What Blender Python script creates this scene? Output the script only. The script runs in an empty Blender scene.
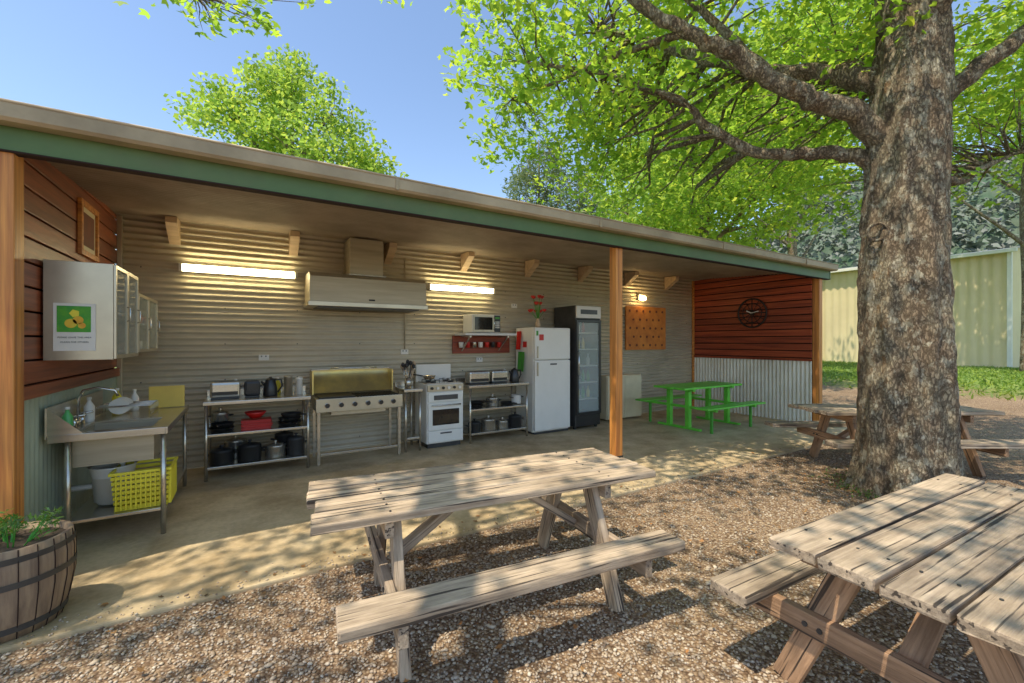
import bpy, bmesh, math, random
import numpy as np
from mathutils import Vector, Matrix, noise as mnoise
random.seed(7); rng=np.random.default_rng(7)
S=bpy.context.scene
COL=S.collection
R31=math.radians(-31.2)

# ---------------------------------------------------------------- materials
def newmat(name):
    m=bpy.data.materials.new(name); m.use_nodes=True
    nt=m.node_tree; nt.nodes.clear()
    out=nt.nodes.new('ShaderNodeOutputMaterial'); b=nt.nodes.new('ShaderNodeBsdfPrincipled')
    nt.links.new(b.outputs[0],out.inputs[0]); return m,nt,b,out
def coords(nt,stretch,rand=True):
    tc=nt.nodes.new('ShaderNodeTexCoord'); mp=nt.nodes.new('ShaderNodeMapping')
    mp.inputs['Scale'].default_value=stretch
    if rand:
        oi=nt.nodes.new('ShaderNodeObjectInfo'); ml=nt.nodes.new('ShaderNodeMath'); ml.operation='MULTIPLY'
        ml.inputs[1].default_value=37.0; nt.links.new(oi.outputs['Random'],ml.inputs[0])
        ad=nt.nodes.new('ShaderNodeVectorMath'); ad.operation='ADD'
        nt.links.new(tc.outputs['Object'],ad.inputs[0]); nt.links.new(ml.outputs[0],ad.inputs[1])
        nt.links.new(ad.outputs[0],mp.inputs['Vector'])
    else: nt.links.new(tc.outputs['Object'],mp.inputs['Vector'])
    return mp
def ramp(nt,src,stops):
    r=nt.nodes.new('ShaderNodeValToRGB'); e=r.color_ramp.elements
    while len(e)<len(stops): e.new(0.5)
    for i,(p,c) in enumerate(stops):
        e[i].position=p; e[i].color=(c[0],c[1],c[2],1)
    nt.links.new(src,r.inputs[0]); return r
def noise(nt,mp,scale,detail=5,rough=.6):
    n=nt.nodes.new('ShaderNodeTexNoise'); n.inputs['Scale'].default_value=scale
    n.inputs['Detail'].default_value=detail; n.inputs['Roughness'].default_value=rough
    nt.links.new(mp.outputs[0],n.inputs['Vector']); return n
def mixc(nt,fac,a,b,mode='MIX'):
    m=nt.nodes.new('ShaderNodeMix'); m.data_type='RGBA'; m.blend_type=mode
    if isinstance(fac,(int,float)): m.inputs[0].default_value=fac
    else: nt.links.new(fac,m.inputs[0])
    for s,v in ((6,a),(7,b)):
        if isinstance(v,tuple): m.inputs[s].default_value=(v[0],v[1],v[2],1)
        else: nt.links.new(v,m.inputs[s])
    return m.outputs[2]
def M(name,c1,c2=None,rough=.6,metal=0,scale=4,stretch=(1,1,1),bump=0,lo=.35,hi=.65,rand=True,dirt=0,dirtc=(.05,.04,.03),dscale=1.3,vary=0):
    m,nt,b,o=newmat(name)
    c2=c2 or tuple(x*.8 for x in c1)
    mp=coords(nt,stretch,rand); n=noise(nt,mp,scale)
    r=ramp(nt,n.outputs[0],[(lo,c1),(hi,c2)]); col=r.outputs[0]
    if dirt:
        mp2=coords(nt,(1,1,1),rand); n2=noise(nt,mp2,dscale,6,.65)
        rr=ramp(nt,n2.outputs[0],[(.45,(0,0,0)),(.7,(dirt,)*3)])
        col=mixc(nt,rr.outputs[0],col,dirtc)
    if vary:
        oi=nt.nodes.new('ShaderNodeObjectInfo'); rv=ramp(nt,oi.outputs['Random'],[(0,(1-vary,)*3),(1,(1+vary,)*3)])
        col=mixc(nt,1.0,col,rv.outputs[0],'MULTIPLY')
    nt.links.new(col,b.inputs['Base Color'])
    b.inputs['Roughness'].default_value=rough; b.inputs['Metallic'].default_value=metal
    if bump:
        bp=nt.nodes.new('ShaderNodeBump'); bp.inputs['Strength'].default_value=bump; bp.inputs['Distance'].default_value=.01
        nt.links.new(n.outputs[0],bp.inputs['Height']); nt.links.new(bp.outputs[0],b.inputs['Normal'])
    return m
def emis(name,c,s):
    m,nt,b,o=newmat(name); b.inputs['Base Color'].default_value=(*c,1)
    b.inputs['Emission Color'].default_value=(*c,1); b.inputs['Emission Strength'].default_value=s; return m

def weathered(name,ca,cb,crk):
    m,nt,b,o=newmat(name)
    mp=coords(nt,(1.2,30,30)); n=noise(nt,mp,1.6,8,.7)
    mp2=coords(nt,(1,3.5,3.5)); n2=noise(nt,mp2,2.6,5,.6)
    mp3=coords(nt,(1.6,55,55)); n3=noise(nt,mp3,1.0,4,.5)
    r=ramp(nt,n.outputs[0],[(.3,cb),(.62,ca)])
    r2=ramp(nt,n2.outputs[0],[(.33,(.55,.51,.47)),(.66,(1.1,1.04,.98))])
    c=mixc(nt,1.0,r.outputs[0],r2.outputs[0],'MULTIPLY')
    r3=ramp(nt,n3.outputs[0],[(.36,(1,1,1)),(.42,(0,0,0))])
    c=mixc(nt,r3.outputs[0],c,crk)
    oi=nt.nodes.new('ShaderNodeObjectInfo'); rr=ramp(nt,oi.outputs['Random'],[(0,(.8,.79,.78)),(1,(1.1,1.06,1.0))])
    c=mixc(nt,1.0,c,rr.outputs[0],'MULTIPLY')
    nt.links.new(c,b.inputs['Base Color']); b.inputs['Roughness'].default_value=.85
    bp=nt.nodes.new('ShaderNodeBump'); bp.inputs['Strength'].default_value=.8; bp.inputs['Distance'].default_value=.008
    nt.links.new(n.outputs[0],bp.inputs['Height']); nt.links.new(bp.outputs[0],b.inputs['Normal'])
    return m
W_table=weathered('weathered_wood',(.68,.57,.44),(.36,.285,.215),(.08,.06,.045))
W_leg=weathered('brown_weathered_wood',(.58,.38,.24),(.31,.19,.115),(.07,.045,.03))
W_red=M('red_stained_board',(.46,.085,.028),(.22,.035,.016),rough=.45,scale=1.4,stretch=(.8,18,18),bump=.3,vary=.3)
W_dark=M('dark_red_board',(.36,.10,.04),(.18,.05,.024),rough=.45,scale=1.4,stretch=(.8,18,18),bump=.3,vary=.25)
W_back=M('shadow_gap_board',(.03,.012,.008),rough=.9)
W_post=M('orange_pine',(.78,.33,.075),(.42,.14,.035),rough=.45,scale=1.3,stretch=(.7,22,22),bump=.3)
W_pale=M('pale_pine',(.68,.50,.32),(.52,.37,.23),rough=.6,scale=1.3,stretch=(1,16,16))
GALV=M('galvanised_back',(.68,.60,.44),(.50,.44,.32),rough=.42,metal=.35,scale=1.1,stretch=(1,1,1),lo=.3,hi=.7,dirt=.3,dirtc=(.32,.27,.19),dscale=.9)
GALVW=M('galvanised_pale',(.84,.82,.72),(.72,.69,.58),rough=.45,metal=.1,scale=2,dirt=.4,dirtc=(.45,.4,.3))
GALVG=M('galvanised_greenish',(.46,.52,.40),(.36,.41,.31),rough=.45,metal=.3,scale=2)
CEIL=M('ceiling_sheet',(.42,.33,.24),(.3,.24,.17),rough=.5,metal=.2,scale=2)
GREEN=M('green_fascia_paint',(.115,.20,.065),(.085,.155,.05),rough=.5,scale=2,stretch=(1,1,1),dirt=.4,dirtc=(.15,.13,.06))
GUT=M('gutter_cream_metal',(.50,.40,.26),(.38,.3,.19),rough=.5,metal=.1,scale=2,dirt=.4,dirtc=(.12,.09,.06))
ROOF=M('roof_sheet',(.38,.38,.36),(.3,.3,.28),rough=.5,metal=.4)
STEEL=M('stainless_steel',(.66,.61,.52),(.54,.50,.42),rough=.27,metal=.85,scale=1.5,stretch=(1,1,12))
STEELD=M('stainless_satin',(.64,.57,.43),(.5,.44,.33),rough=.35,metal=.7,scale=2)
HOOD=M('brushed_hood_steel',(.54,.47,.34),(.40,.34,.24),rough=.5,metal=.5,scale=1.2,stretch=(1,1,14),lo=.3,hi=.7)
CHROME=M('chrome',(.7,.7,.68),(.65,.65,.62),rough=.18,metal=1)
BRASS=M('heat_tinted_lid',(.85,.66,.22),(.55,.42,.18),rough=.33,metal=.65,scale=3)
WHITE=M('white_enamel',(.86,.83,.75),(.82,.79,.71),rough=.3)
WHITEP=M('white_plastic',(.82,.79,.72),(.77,.74,.67),rough=.5)
CREAM=M('cream_panel',(.74,.64,.42),(.66,.56,.36),rough=.6)
BLACK=M('black_enamel',(.02,.02,.02),(.03,.03,.03),rough=.3)
BLKG=M('black_glass',(.012,.014,.014),(.015,.015,.015),rough=.06)
DGREY=M('dark_grey_metal',(.09,.09,.09),(.06,.06,.06),rough=.4,metal=.5)
RED=M('red_plastic',(.65,.03,.02),(.55,.02,.015),rough=.4)
YEL=M('yellow_plastic',(.85,.74,.05),(.78,.66,.04),rough=.45)
BOARD=M('yellow_chopping_board',(.85,.62,.12),(.75,.53,.1),rough=.5)
GRN=M('lime_green_paint',(.17,.68,.06),(.13,.55,.05),rough=.4)
GRND=M('green_leg_paint',(.08,.36,.04),(.06,.3,.03),rough=.45)
ORANGE=M('orange_board',(.74,.27,.05),(.55,.17,.035),rough=.7,scale=6)
RUST=M('dark_rust',(.2,.05,.02),(.12,.035,.02),rough=.7)
SHEDM=M('shed_cream_sheet',(.78,.65,.38),(.70,.58,.34),rough=.6,scale=.4,dirt=.3,dirtc=(.5,.4,.24),dscale=.3)
BARREL=M('barrel_oak',(.38,.27,.17),(.2,.135,.09),rough=.8,scale=1.5,stretch=(14,14,1.2),bump=.5)
SOIL=M('soil',(.06,.04,.025),(.1,.07,.045),rough=.95,scale=20,bump=.6)
TUBE=emis('fluorescent_diffuser',(1.0,.86,.50),17.0)
BULB=emis('warm_bulb',(1.0,.7,.3),30.0)
GREENP=M('sign_green',(.05,.32,.04),(.12,.42,.03),rough=.6,scale=14)
ORNG=M('sign_orange',(.8,.35,.03),(.8,.6,.05),rough=.6,scale=9)
INK=M('black_ink',(.02,.02,.02),rough=.7)
MIL=M('mill_wheel_iron',(.03,.03,.03),(.06,.04,.03),rough=.6,metal=.5)
BLUEP=M('blue_plastic',(.05,.15,.5),rough=.4)

def glassmat():
    m,nt,b,o=newmat('door_glass'); b.inputs['Base Color'].default_value=(.8,.9,.85,1)
    b.inputs['Roughness'].default_value=.03; b.inputs['Alpha'].default_value=.25
    return m
GLASS=glassmat()

def concrete():
    m,nt,b,o=newmat('concrete_slab')
    mp=coords(nt,(1,1,1),False)
    n=noise(nt,mp,.8,6,.65); n2=noise(nt,mp,30,4,.6); n3=noise(nt,mp,3.1,6,.7)
    r=ramp(nt,n.outputs[0],[(.3,(.56,.42,.24)),(.7,(.74,.59,.37))])
    r3=ramp(nt,n3.outputs[0],[(.35,(.70,.66,.60)),(.6,(1,1,1))])
    c=mixc(nt,1,r.outputs[0],r3.outputs[0],'MULTIPLY')
    r2=ramp(nt,n2.outputs[0],[(.3,(.85,.85,.85)),(.6,(1,1,1))])
    c=mixc(nt,1,c,r2.outputs[0],'MULTIPLY')
    nt.links.new(c,b.inputs['Base Color']); b.inputs['Roughness'].default_value=.7
    bp=nt.nodes.new('ShaderNodeBump'); bp.inputs['Strength'].default_value=.25; bp.inputs['Distance'].default_value=.01
    nt.links.new(n2.outputs[0],bp.inputs['Height']); nt.links.new(bp.outputs[0],b.inputs['Normal'])
    return m
CONC=concrete()

PEBS=[(0,(.22,.155,.105)),(.25,(.42,.32,.22)),(.5,(.56,.45,.32)),(.75,(.36,.28,.21)),(1,(.66,.56,.43))]
def groundmat():
    m,nt,b,o=newmat('gravel_and_grass_ground')
    tc=nt.nodes.new('ShaderNodeTexCoord'); sx=nt.nodes.new('ShaderNodeSeparateXYZ'); nt.links.new(tc.outputs['Object'],sx.inputs[0])
    mp=coords(nt,(1,1,1),False)
    v=nt.nodes.new('ShaderNodeTexVoronoi'); v.inputs['Scale'].default_value=58; nt.links.new(mp.outputs[0],v.inputs['Vector'])
    sep=nt.nodes.new('ShaderNodeSeparateColor'); nt.links.new(v.outputs['Color'],sep.inputs[0])
    peb=ramp(nt,sep.outputs[0],PEBS)
    dk=ramp(nt,v.outputs['Distance'],[(.25,(1,1,1)),(.7,(.45,.38,.32))])
    c=mixc(nt,1,peb.outputs[0],dk.outputs[0],'MULTIPLY')
    n=noise(nt,mp,.9,5,.6); rr=ramp(nt,n.outputs[0],[(.35,(.75,.66,.56)),(.65,(1.1,1.02,.92))])
    c=mixc(nt,1,c,rr.outputs[0],'MULTIPLY')
    g=noise(nt,mp,9,8,.75); gr=ramp(nt,g.outputs[0],[(.3,(.08,.14,.02)),(.5,(.19,.29,.04)),(.7,(.38,.38,.12))])
    nb=noise(nt,mp,.5,4,.6)
    ml=nt.nodes.new('ShaderNodeMath'); ml.operation='MULTIPLY_ADD'; ml.inputs[1].default_value=8.0
    nt.links.new(nb.outputs[0],ml.inputs[0]); nt.links.new(sx.outputs[0],ml.inputs[2])
    mr=nt.nodes.new('ShaderNodeMapRange'); mr.inputs['From Min'].default_value=20.5; mr.inputs['From Max'].default_value=23.5
    nt.links.new(ml.outputs[0],mr.inputs['Value'])
    my=nt.nodes.new('ShaderNodeMapRange'); my.inputs['From Min'].default_value=9; my.inputs['From Max'].default_value=10
    nt.links.new(sx.outputs[1],my.inputs['Value'])
    mx=nt.nodes.new('ShaderNodeMath'); mx.operation='MAXIMUM'
    nt.links.new(mr.outputs[0],mx.inputs[0]); nt.links.new(my.outputs[0],mx.inputs[1])
    c=mixc(nt,mx.outputs[0],c,gr.outputs[0])
    nt.links.new(c,b.inputs['Base Color']); b.inputs['Roughness'].default_value=.9
    bp=nt.nodes.new('ShaderNodeBump'); bp.invert=True; bp.inputs['Strength'].default_value=.9; bp.inputs['Distance'].default_value=.015
    nt.links.new(v.outputs['Distance'],bp.inputs['Height']); nt.links.new(bp.outputs[0],b.inputs['Normal'])
    return m
GROUND=groundmat()
def pebmat():
    m,nt,b,o=newmat('pebble'); g=nt.nodes.new('ShaderNodeNewGeometry')
    r=ramp(nt,g.outputs['Random Per Island'],PEBS); nt.links.new(r.outputs[0],b.inputs['Base Color'])
    b.inputs['Roughness'].default_value=.8; return m
PEB=pebmat()
def leafmat(name,c,t,mixf=.55):
    m,nt,b,o=newmat(name); g=nt.nodes.new('ShaderNodeNewGeometry')
    r=ramp(nt,g.outputs['Random Per Island'],[(0,tuple(x*.55 for x in c)),(.5,c),(1,(c[0]*1.6,c[1]*1.25,c[2]))])
    r2=ramp(nt,g.outputs['Random Per Island'],[(0,tuple(x*.6 for x in t)),(.6,t),(1,(min(1,t[0]*1.5),min(1,t[1]*1.1),t[2]))])
    nt.links.new(r.outputs[0],b.inputs['Base Color']); b.inputs['Roughness'].default_value=.5
    tr=nt.nodes.new('ShaderNodeBsdfTranslucent'); nt.links.new(r2.outputs[0],tr.inputs[0])
    mx=nt.nodes.new('ShaderNodeMixShader'); mx.inputs[0].default_value=mixf
    nt.links.new(b.outputs[0],mx.inputs[1]); nt.links.new(tr.outputs[0],mx.inputs[2]); nt.links.new(mx.outputs[0],o.inputs[0])
    return m
LEAF=leafmat('maple_leaf',(.15,.27,.03),(.54,.82,.08),.6)
LEAFY=leafmat('spring_leaf_yellow_green',(.24,.42,.05),(.56,.78,.12))
LEAFG=leafmat('gum_leaf',(.16,.22,.09),(.22,.32,.12),.35)
LEAFP=leafmat('herb_leaf',(.08,.2,.03),(.2,.4,.05),.4)
LITTER=leafmat('dry_leaf',(.36,.2,.08),(.3,.18,.08),.2)
def barkmat():
    m,nt,b,o=newmat('tree_bark')
    mp=coords(nt,(1,1,.45),False); n=noise(nt,mp,4,8,.75)
    mp2=coords(nt,(1,1,.45),False); n2=noise(nt,mp2,20,8,.8)
    mp3=coords(nt,(1,1,.8),False); n3=noise(nt,mp3,9,8,.75)
    v=nt.nodes.new('ShaderNodeTexVoronoi'); v.inputs['Scale'].default_value=30; v.feature='DISTANCE_TO_EDGE'
    w=nt.nodes.new('ShaderNodeVectorMath'); w.operation='MULTIPLY_ADD'; w.inputs[1].default_value=(.13,.13,.13)
    nt.links.new(n2.outputs['Color'],w.inputs[0]); nt.links.new(mp.outputs[0],w.inputs[2]); nt.links.new(w.outputs[0],v.inputs['Vector'])
    r=ramp(nt,n.outputs[0],[(.32,(.20,.13,.075)),(.48,(.34,.25,.16)),(.58,(.46,.38,.25)),(.68,(.40,.23,.10))])
    ed=ramp(nt,v.outputs['Distance'],[(.0,(.33,.29,.25)),(.12,(1,1,1))])
    c=mixc(nt,1,r.outputs[0],ed.outputs[0],'MULTIPLY')
    r2=ramp(nt,n3.outputs[0],[(.53,(0,0,0)),(.57,(.85,.85,.85))])
    c=mixc(nt,r2.outputs[0],c,(.60,.54,.40))
    r4=ramp(nt,n2.outputs[0],[(.36,(.8,.8,.8)),(.44,(0,0,0))])
    c=mixc(nt,r4.outputs[0],c,(.10,.07,.04))
    nt.links.new(c,b.inputs['Base Color']); b.inputs['Roughness'].default_value=.92
    ad=nt.nodes.new('ShaderNodeMath'); ad.operation='ADD'
    mn=nt.nodes.new('ShaderNodeMath'); mn.operation='MINIMUM'; mn.inputs[1].default_value=.15; nt.links.new(v.outputs['Distance'],mn.inputs[0])
    m3=nt.nodes.new('ShaderNodeMath'); m3.operation='MULTIPLY'; m3.inputs[1].default_value=4; nt.links.new(mn.outputs[0],m3.inputs[0])
    nt.links.new(m3.outputs[0],ad.inputs[0]); nt.links.new(n2.outputs[0],ad.inputs[1])
    bp=nt.nodes.new('ShaderNodeBump'); bp.inputs['Strength'].default_value=1.0; bp.inputs['Distance'].default_value=.03
    nt.links.new(ad.outputs[0],bp.inputs['Height']); nt.links.new(bp.outputs[0],b.inputs['Normal'])
    return m
BARK=barkmat()
HILL=M('forest_hill',(.05,.10,.05),(.13,.16,.11),rough=1,scale=.16,lo=.35,hi=.65,rand=False)

# ---------------------------------------------------------------- geometry helpers
def empty(name,loc=(0,0,0),rz=0,parent=None):
    o=bpy.data.objects.new(name,None); COL.objects.link(o); o.location=loc; o.rotation_euler[2]=rz
    o.empty_display_size=.1
    if parent: o.parent=parent
    return o
def mesh(name,verts,faces,mat,parent=None,smooth=False,loc=(0,0,0)):
    me=bpy.data.meshes.new(name); me.from_pydata([tuple(v) for v in verts],[],faces); me.materials.append(mat)
    if smooth: me.polygons.foreach_set('use_smooth',[True]*len(me.polygons))
    me.update(); o=bpy.data.objects.new(name,me); COL.objects.link(o); o.location=loc
    if parent: o.parent=parent
    return o
def boxmesh(dx,dy,dz,bev):
    bm=bmesh.new(); bmesh.ops.create_cube(bm,size=1); bmesh.ops.scale(bm,vec=(dx,dy,dz),verts=bm.verts)
    bev=min(bev,.3*min(dx,dy,dz))
    if bev>0: bmesh.ops.bevel(bm,geom=bm.edges[:],offset=bev,segments=2,affect='EDGES',profile=.6)
    return bm
def box(name,parent,a,b,mat,bev=.004):
    d=[abs(b[i]-a[i]) for i in range(3)]; c=[(a[i]+b[i])/2 for i in range(3)]
    bm=boxmesh(*d,bev); me=bpy.data.meshes.new(name); bm.to_mesh(me); bm.free(); me.materials.append(mat)
    o=bpy.data.objects.new(name,me); COL.objects.link(o); o.location=c
    if parent: o.parent=parent
    return o
def beam(name,parent,p0,p1,wy,hz,mat,up=(0,0,1),bev=.005,jit=0):
    p0=Vector(p0);p1=Vector(p1); X=(p1-p0); L=X.length; X.normalize(); Z=Vector(up); Z=(Z-X*Z.dot(X)).normalized(); Y=Z.cross(X)
    bm=boxmesh(L,wy,hz,bev)
    if jit:
        for v in bm.verts: v.co+=Vector((random.uniform(-1,1),random.uniform(-1,1),random.uniform(-1,1)))*jit
    me=bpy.data.meshes.new(name); bm.to_mesh(me); bm.free(); me.materials.append(mat)
    o=bpy.data.objects.new(name,me); COL.objects.link(o)
    if parent: o.parent=parent
    m=Matrix((X,Y,Z)).transposed().to_4x4(); m.translation=(p0+p1)/2; o.matrix_local=m
    return o
def tubedata(pts,rad,n=8,V=None,F=None,cap=True,bump=None,rough=0):
    if V is None: V=[];F=[]
    pts=[Vector(p) for p in pts]; prev=None; base=len(V)
    for i,p in enumerate(pts):
        d=(pts[min(i+1,len(pts)-1)]-pts[max(i-1,0)]).normalized()
        if prev is None:
            a=Vector((0,0,1)) if abs(d.z)<.9 else Vector((1,0,0)); u=d.cross(a).normalized()
        else: u=(prev-d*prev.dot(d)).normalized()
        prev=u; w=d.cross(u)
        for k in range(n):
            t=2*math.pi*k/n; r=rad[i]
            if bump: r*=1+bump(i,t)
            q=p+(u*math.cos(t)+w*math.sin(t))*r
            if rough:
                s=Vector((q.x*9,q.y*9,q.z*3.5)); s2=s*2.6
                q=p+(u*math.cos(t)+w*math.sin(t))*(r+rough*(mnoise.noise(s)+.6*mnoise.noise(s2)))
            V.append(q)
    for i in range(len(pts)-1):
        for k in range(n):
            a=base+i*n+k; b_=base+i*n+(k+1)%n; F.append((a,b_,b_+n,a+n))
    if cap:
        F.append(tuple(base+k for k in range(n))[::-1]); F.append(tuple(base+(len(pts)-1)*n+k for k in range(n)))
    return V,F
def tube(name,parent,pts,r,mat,n=10):
    if not isinstance(r,(list,tuple)): r=[r]*len(pts)
    V,F=tubedata(pts,r,n); o=mesh(name,V,F,mat,parent,True)
    return o
def lathe(name,parent,loc,prof,mat,n=24):
    V=[];F=[]
    for r,z in prof:
        for k in range(n):
            t=2*math.pi*k/n; V.append((r*math.cos(t),r*math.sin(t),z))
    for i in range(len(prof)-1):
        for k in range(n):
            a=i*n+k;b_=i*n+(k+1)%n; F.append((a,b_,b_+n,a+n))
    F.append(tuple(range(n))[::-1]); F.append(tuple((len(prof)-1)*n+k for k in range(n)))
    o=mesh(name,V,F,mat,parent,False,loc)
    for p in o.data.polygons:
        if len(p.vertices)==4: p.use_smooth=True
    return o
def corr(name,parent,org,u,v,nrm,mat,pitch=.076,amp=.009,seg=8,useg=1,wob=0):
    org=Vector(org);u=Vector(u);v=Vector(v);nrm=Vector(nrm); L=v.length; n=int(L/pitch*seg); V=[];F=[]
    for i in range(n+1):
        s=i/n; off=amp*math.sin(2*math.pi*s*L/pitch)
        for j in range(useg+1):
            V.append(org+v*s+u*(j/useg)+nrm*off)
    for i in range(n):
        for j in range(useg):
            a=i*(useg+1)+j; F.append((a,a+1,a+useg+2,a+useg+1))
    return mesh(name,V,F,mat,parent,True)
def disc(name,parent,c,nrm,r,th,mat,n=20):
    c=Vector(c); nrm=Vector(nrm).normalized(); V,F=tubedata([c,c+nrm*th],[r,r],n); return mesh(name,V,F,mat,parent)
def ring(name,parent,c,axis,R,r,mat,n=32):
    c=Vector(c);ax=Vector(axis).normalized(); a=Vector((0,0,1)) if abs(ax.z)<.9 else Vector((1,0,0)); u=ax.cross(a).normalized(); w=ax.cross(u)
    V=[];F=[];m=8
    for i in range(n):
        t=2*math.pi*i/n; d=u*math.cos(t)+w*math.sin(t)
        for k in range(m):
            s=2*math.pi*k/m; V.append(c+d*(R+r*math.cos(s))+ax*(r*math.sin(s)))
    for i in range(n):
        for k in range(m):
            F.append((i*m+k,((i+1)%n)*m+k,((i+1)%n)*m+(k+1)%m,i*m+(k+1)%m))
    return mesh(name,V,F,mat,parent,True)
def text(name,parent,s,loc,rot,size,mat):
    c=bpy.data.curves.new(name,'FONT'); c.body=s; c.size=size; c.align_x='CENTER'; c.extrude=.0005
    c.materials.append(mat); o=bpy.data.objects.new(name,c); COL.objects.link(o); o.location=loc; o.rotation_euler=rot
    if parent:o.parent=parent
    return o

# ---------------------------------------------------------------- foliage
MAPLE=np.array([(0,-.45),(.6,-.35),(.95,.2),(.36,.22),(0,1),(-.36,.22),(-.95,.2),(-.6,-.35)])
DIAM=np.array([(0,-.8),(.55,-.1),(0,.9),(-.55,-.1)])
LANC=np.array([(0,-1),(.22,0),(0,1),(-.22,0)])
def leaves(name,P,size,mat,shape,parent=None,flat=.6,droop=.12):
    N=len(P);K=len(shape)
    nr=rng.normal(size=(N,3)); nr[:,:2]*=flat; nr[:,2]=1; nr/=np.linalg.norm(nr,axis=1)[:,None]
    a=rng.normal(size=(N,3)); u=np.cross(nr,a); u/=np.linalg.norm(u,axis=1)[:,None]; v=np.cross(nr,u)
    s=size*rng.uniform(.65,1.25,N)
    x=shape[:,0][None,:]*s[:,None]; y=shape[:,1][None,:]*s[:,None]
    V=P[:,None,:]+x[...,None]*u[:,None,:]+y[...,None]*v[:,None,:]
    V[:,:,2]-= (np.abs(x)+np.abs(y))*droop
    V=V.reshape(-1,3).astype(np.float32)
    me=bpy.data.meshes.new(name); me.vertices.add(N*K); me.vertices.foreach_set('co',V.ravel())
    me.loops.add(N*K); me.loops.foreach_set('vertex_index',np.arange(N*K,dtype=np.int32))
    me.polygons.add(N); me.polygons.foreach_set('loop_start',np.arange(0,N*K,K,dtype=np.int32))
    try: me.polygons.foreach_set('loop_total',np.full(N,K,dtype=np.int32))
    except Exception: pass
    me.materials.append(mat); me.update(calc_edges=True); me.validate()
    o=bpy.data.objects.new(name,me); COL.objects.link(o)
    if parent:o.parent=parent
    return o
def clump_pts(C,R,n,flatz=.6):
    out=[]
    for c,r in zip(C,R):
        k=max(4,int(n*(r**2)*random.uniform(.6,1.3)))
        d=rng.normal(size=(k,3)); d/=np.linalg.norm(d,axis=1)[:,None]; d*=(rng.uniform(0,1,k)**.45)[:,None]*r; d[:,2]*=flatz
        out.append(np.array(c)+d)
    return np.vstack(out)
def smooth_path(pts,rad,k=4):
    pts=[Vector(p) for p in pts]; P=[];Rr=[]
    for i in range(len(pts)-1):
        p0=pts[max(i-1,0)];p1=pts[i];p2=pts[i+1];p3=pts[min(i+2,len(pts)-1)]
        for j in range(k):
            t=j/k
            P.append(.5*((2*p1)+(p2-p0)*t+(2*p0-5*p1+4*p2-p3)*t*t+(3*p1-p0-3*p2+p3)*t**3)); Rr.append(rad[i]*(1-t)+rad[i+1]*t)
    P.append(pts[-1]);Rr.append(rad[-1]); return P,Rr
def tree(name,loc,rz,limbs,C,R,lsize,per,mat,shape,bark=BARK,tw=.018,n=12,flat=.6,flatz=.6,minz=0,rough=0):
    e=empty(name,loc,rz); V=[];F=[];sk=[]
    for li,(pts,rad) in enumerate(limbs):
        P,Rr=smooth_path(pts,rad,(16 if rough else 5) if li==0 else 5)
        ph=random.uniform(0,6); kf=.11 if rough else .35
        if li:
            P=[p+Vector((random.uniform(-1,1),random.uniform(-1,1),random.uniform(-1,1)))*r*.3 if 0<i<len(P)-1 else p for i,(p,r) in enumerate(zip(P,Rr))]
        fl=(lambda i,t:.05*math.sin(3*t+i*kf+ph)+.03*math.sin(7*t-i*kf)+.02*math.sin(13*t+i*kf)) if li==0 else (lambda i,t:.05*math.sin(3*t+i*.6+ph)+.03*math.sin(5*t-i))
        tubedata(P,Rr,n if li else (96 if rough else n*2),V,F,True,fl,rough if li==0 else rough*.25)
        sk+= [(p,r) for p,r in zip(P,Rr) if p.z>minz]
    for c in C:
        c=Vector(c); best=min(sk,key=lambda q:(q[0]-c).length+max(0,q[0].z-c.z)*1.2); p=best[0]
        L=(c-p).length
        if L<.05: continue
        m1=p.lerp(c,.35)+Vector((random.uniform(-1,1),random.uniform(-1,1),random.uniform(.0,1)))*.1*L
        m2=p.lerp(c,.7)+Vector((random.uniform(-1,1),random.uniform(-1,1),random.uniform(.0,1)))*.08*L
        r0=min(best[1]*.7,tw*(.6+.5*L))
        tubedata([p,m1,m2,c],[r0,r0*.7,r0*.45,r0*.15],5,V,F,False)
    mesh('trunk_and_branches',V,F,bark,e,True)
    leaves('leaves',clump_pts(C,R,per,flatz),lsize,mat,shape,e,flat)
    return e

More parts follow.
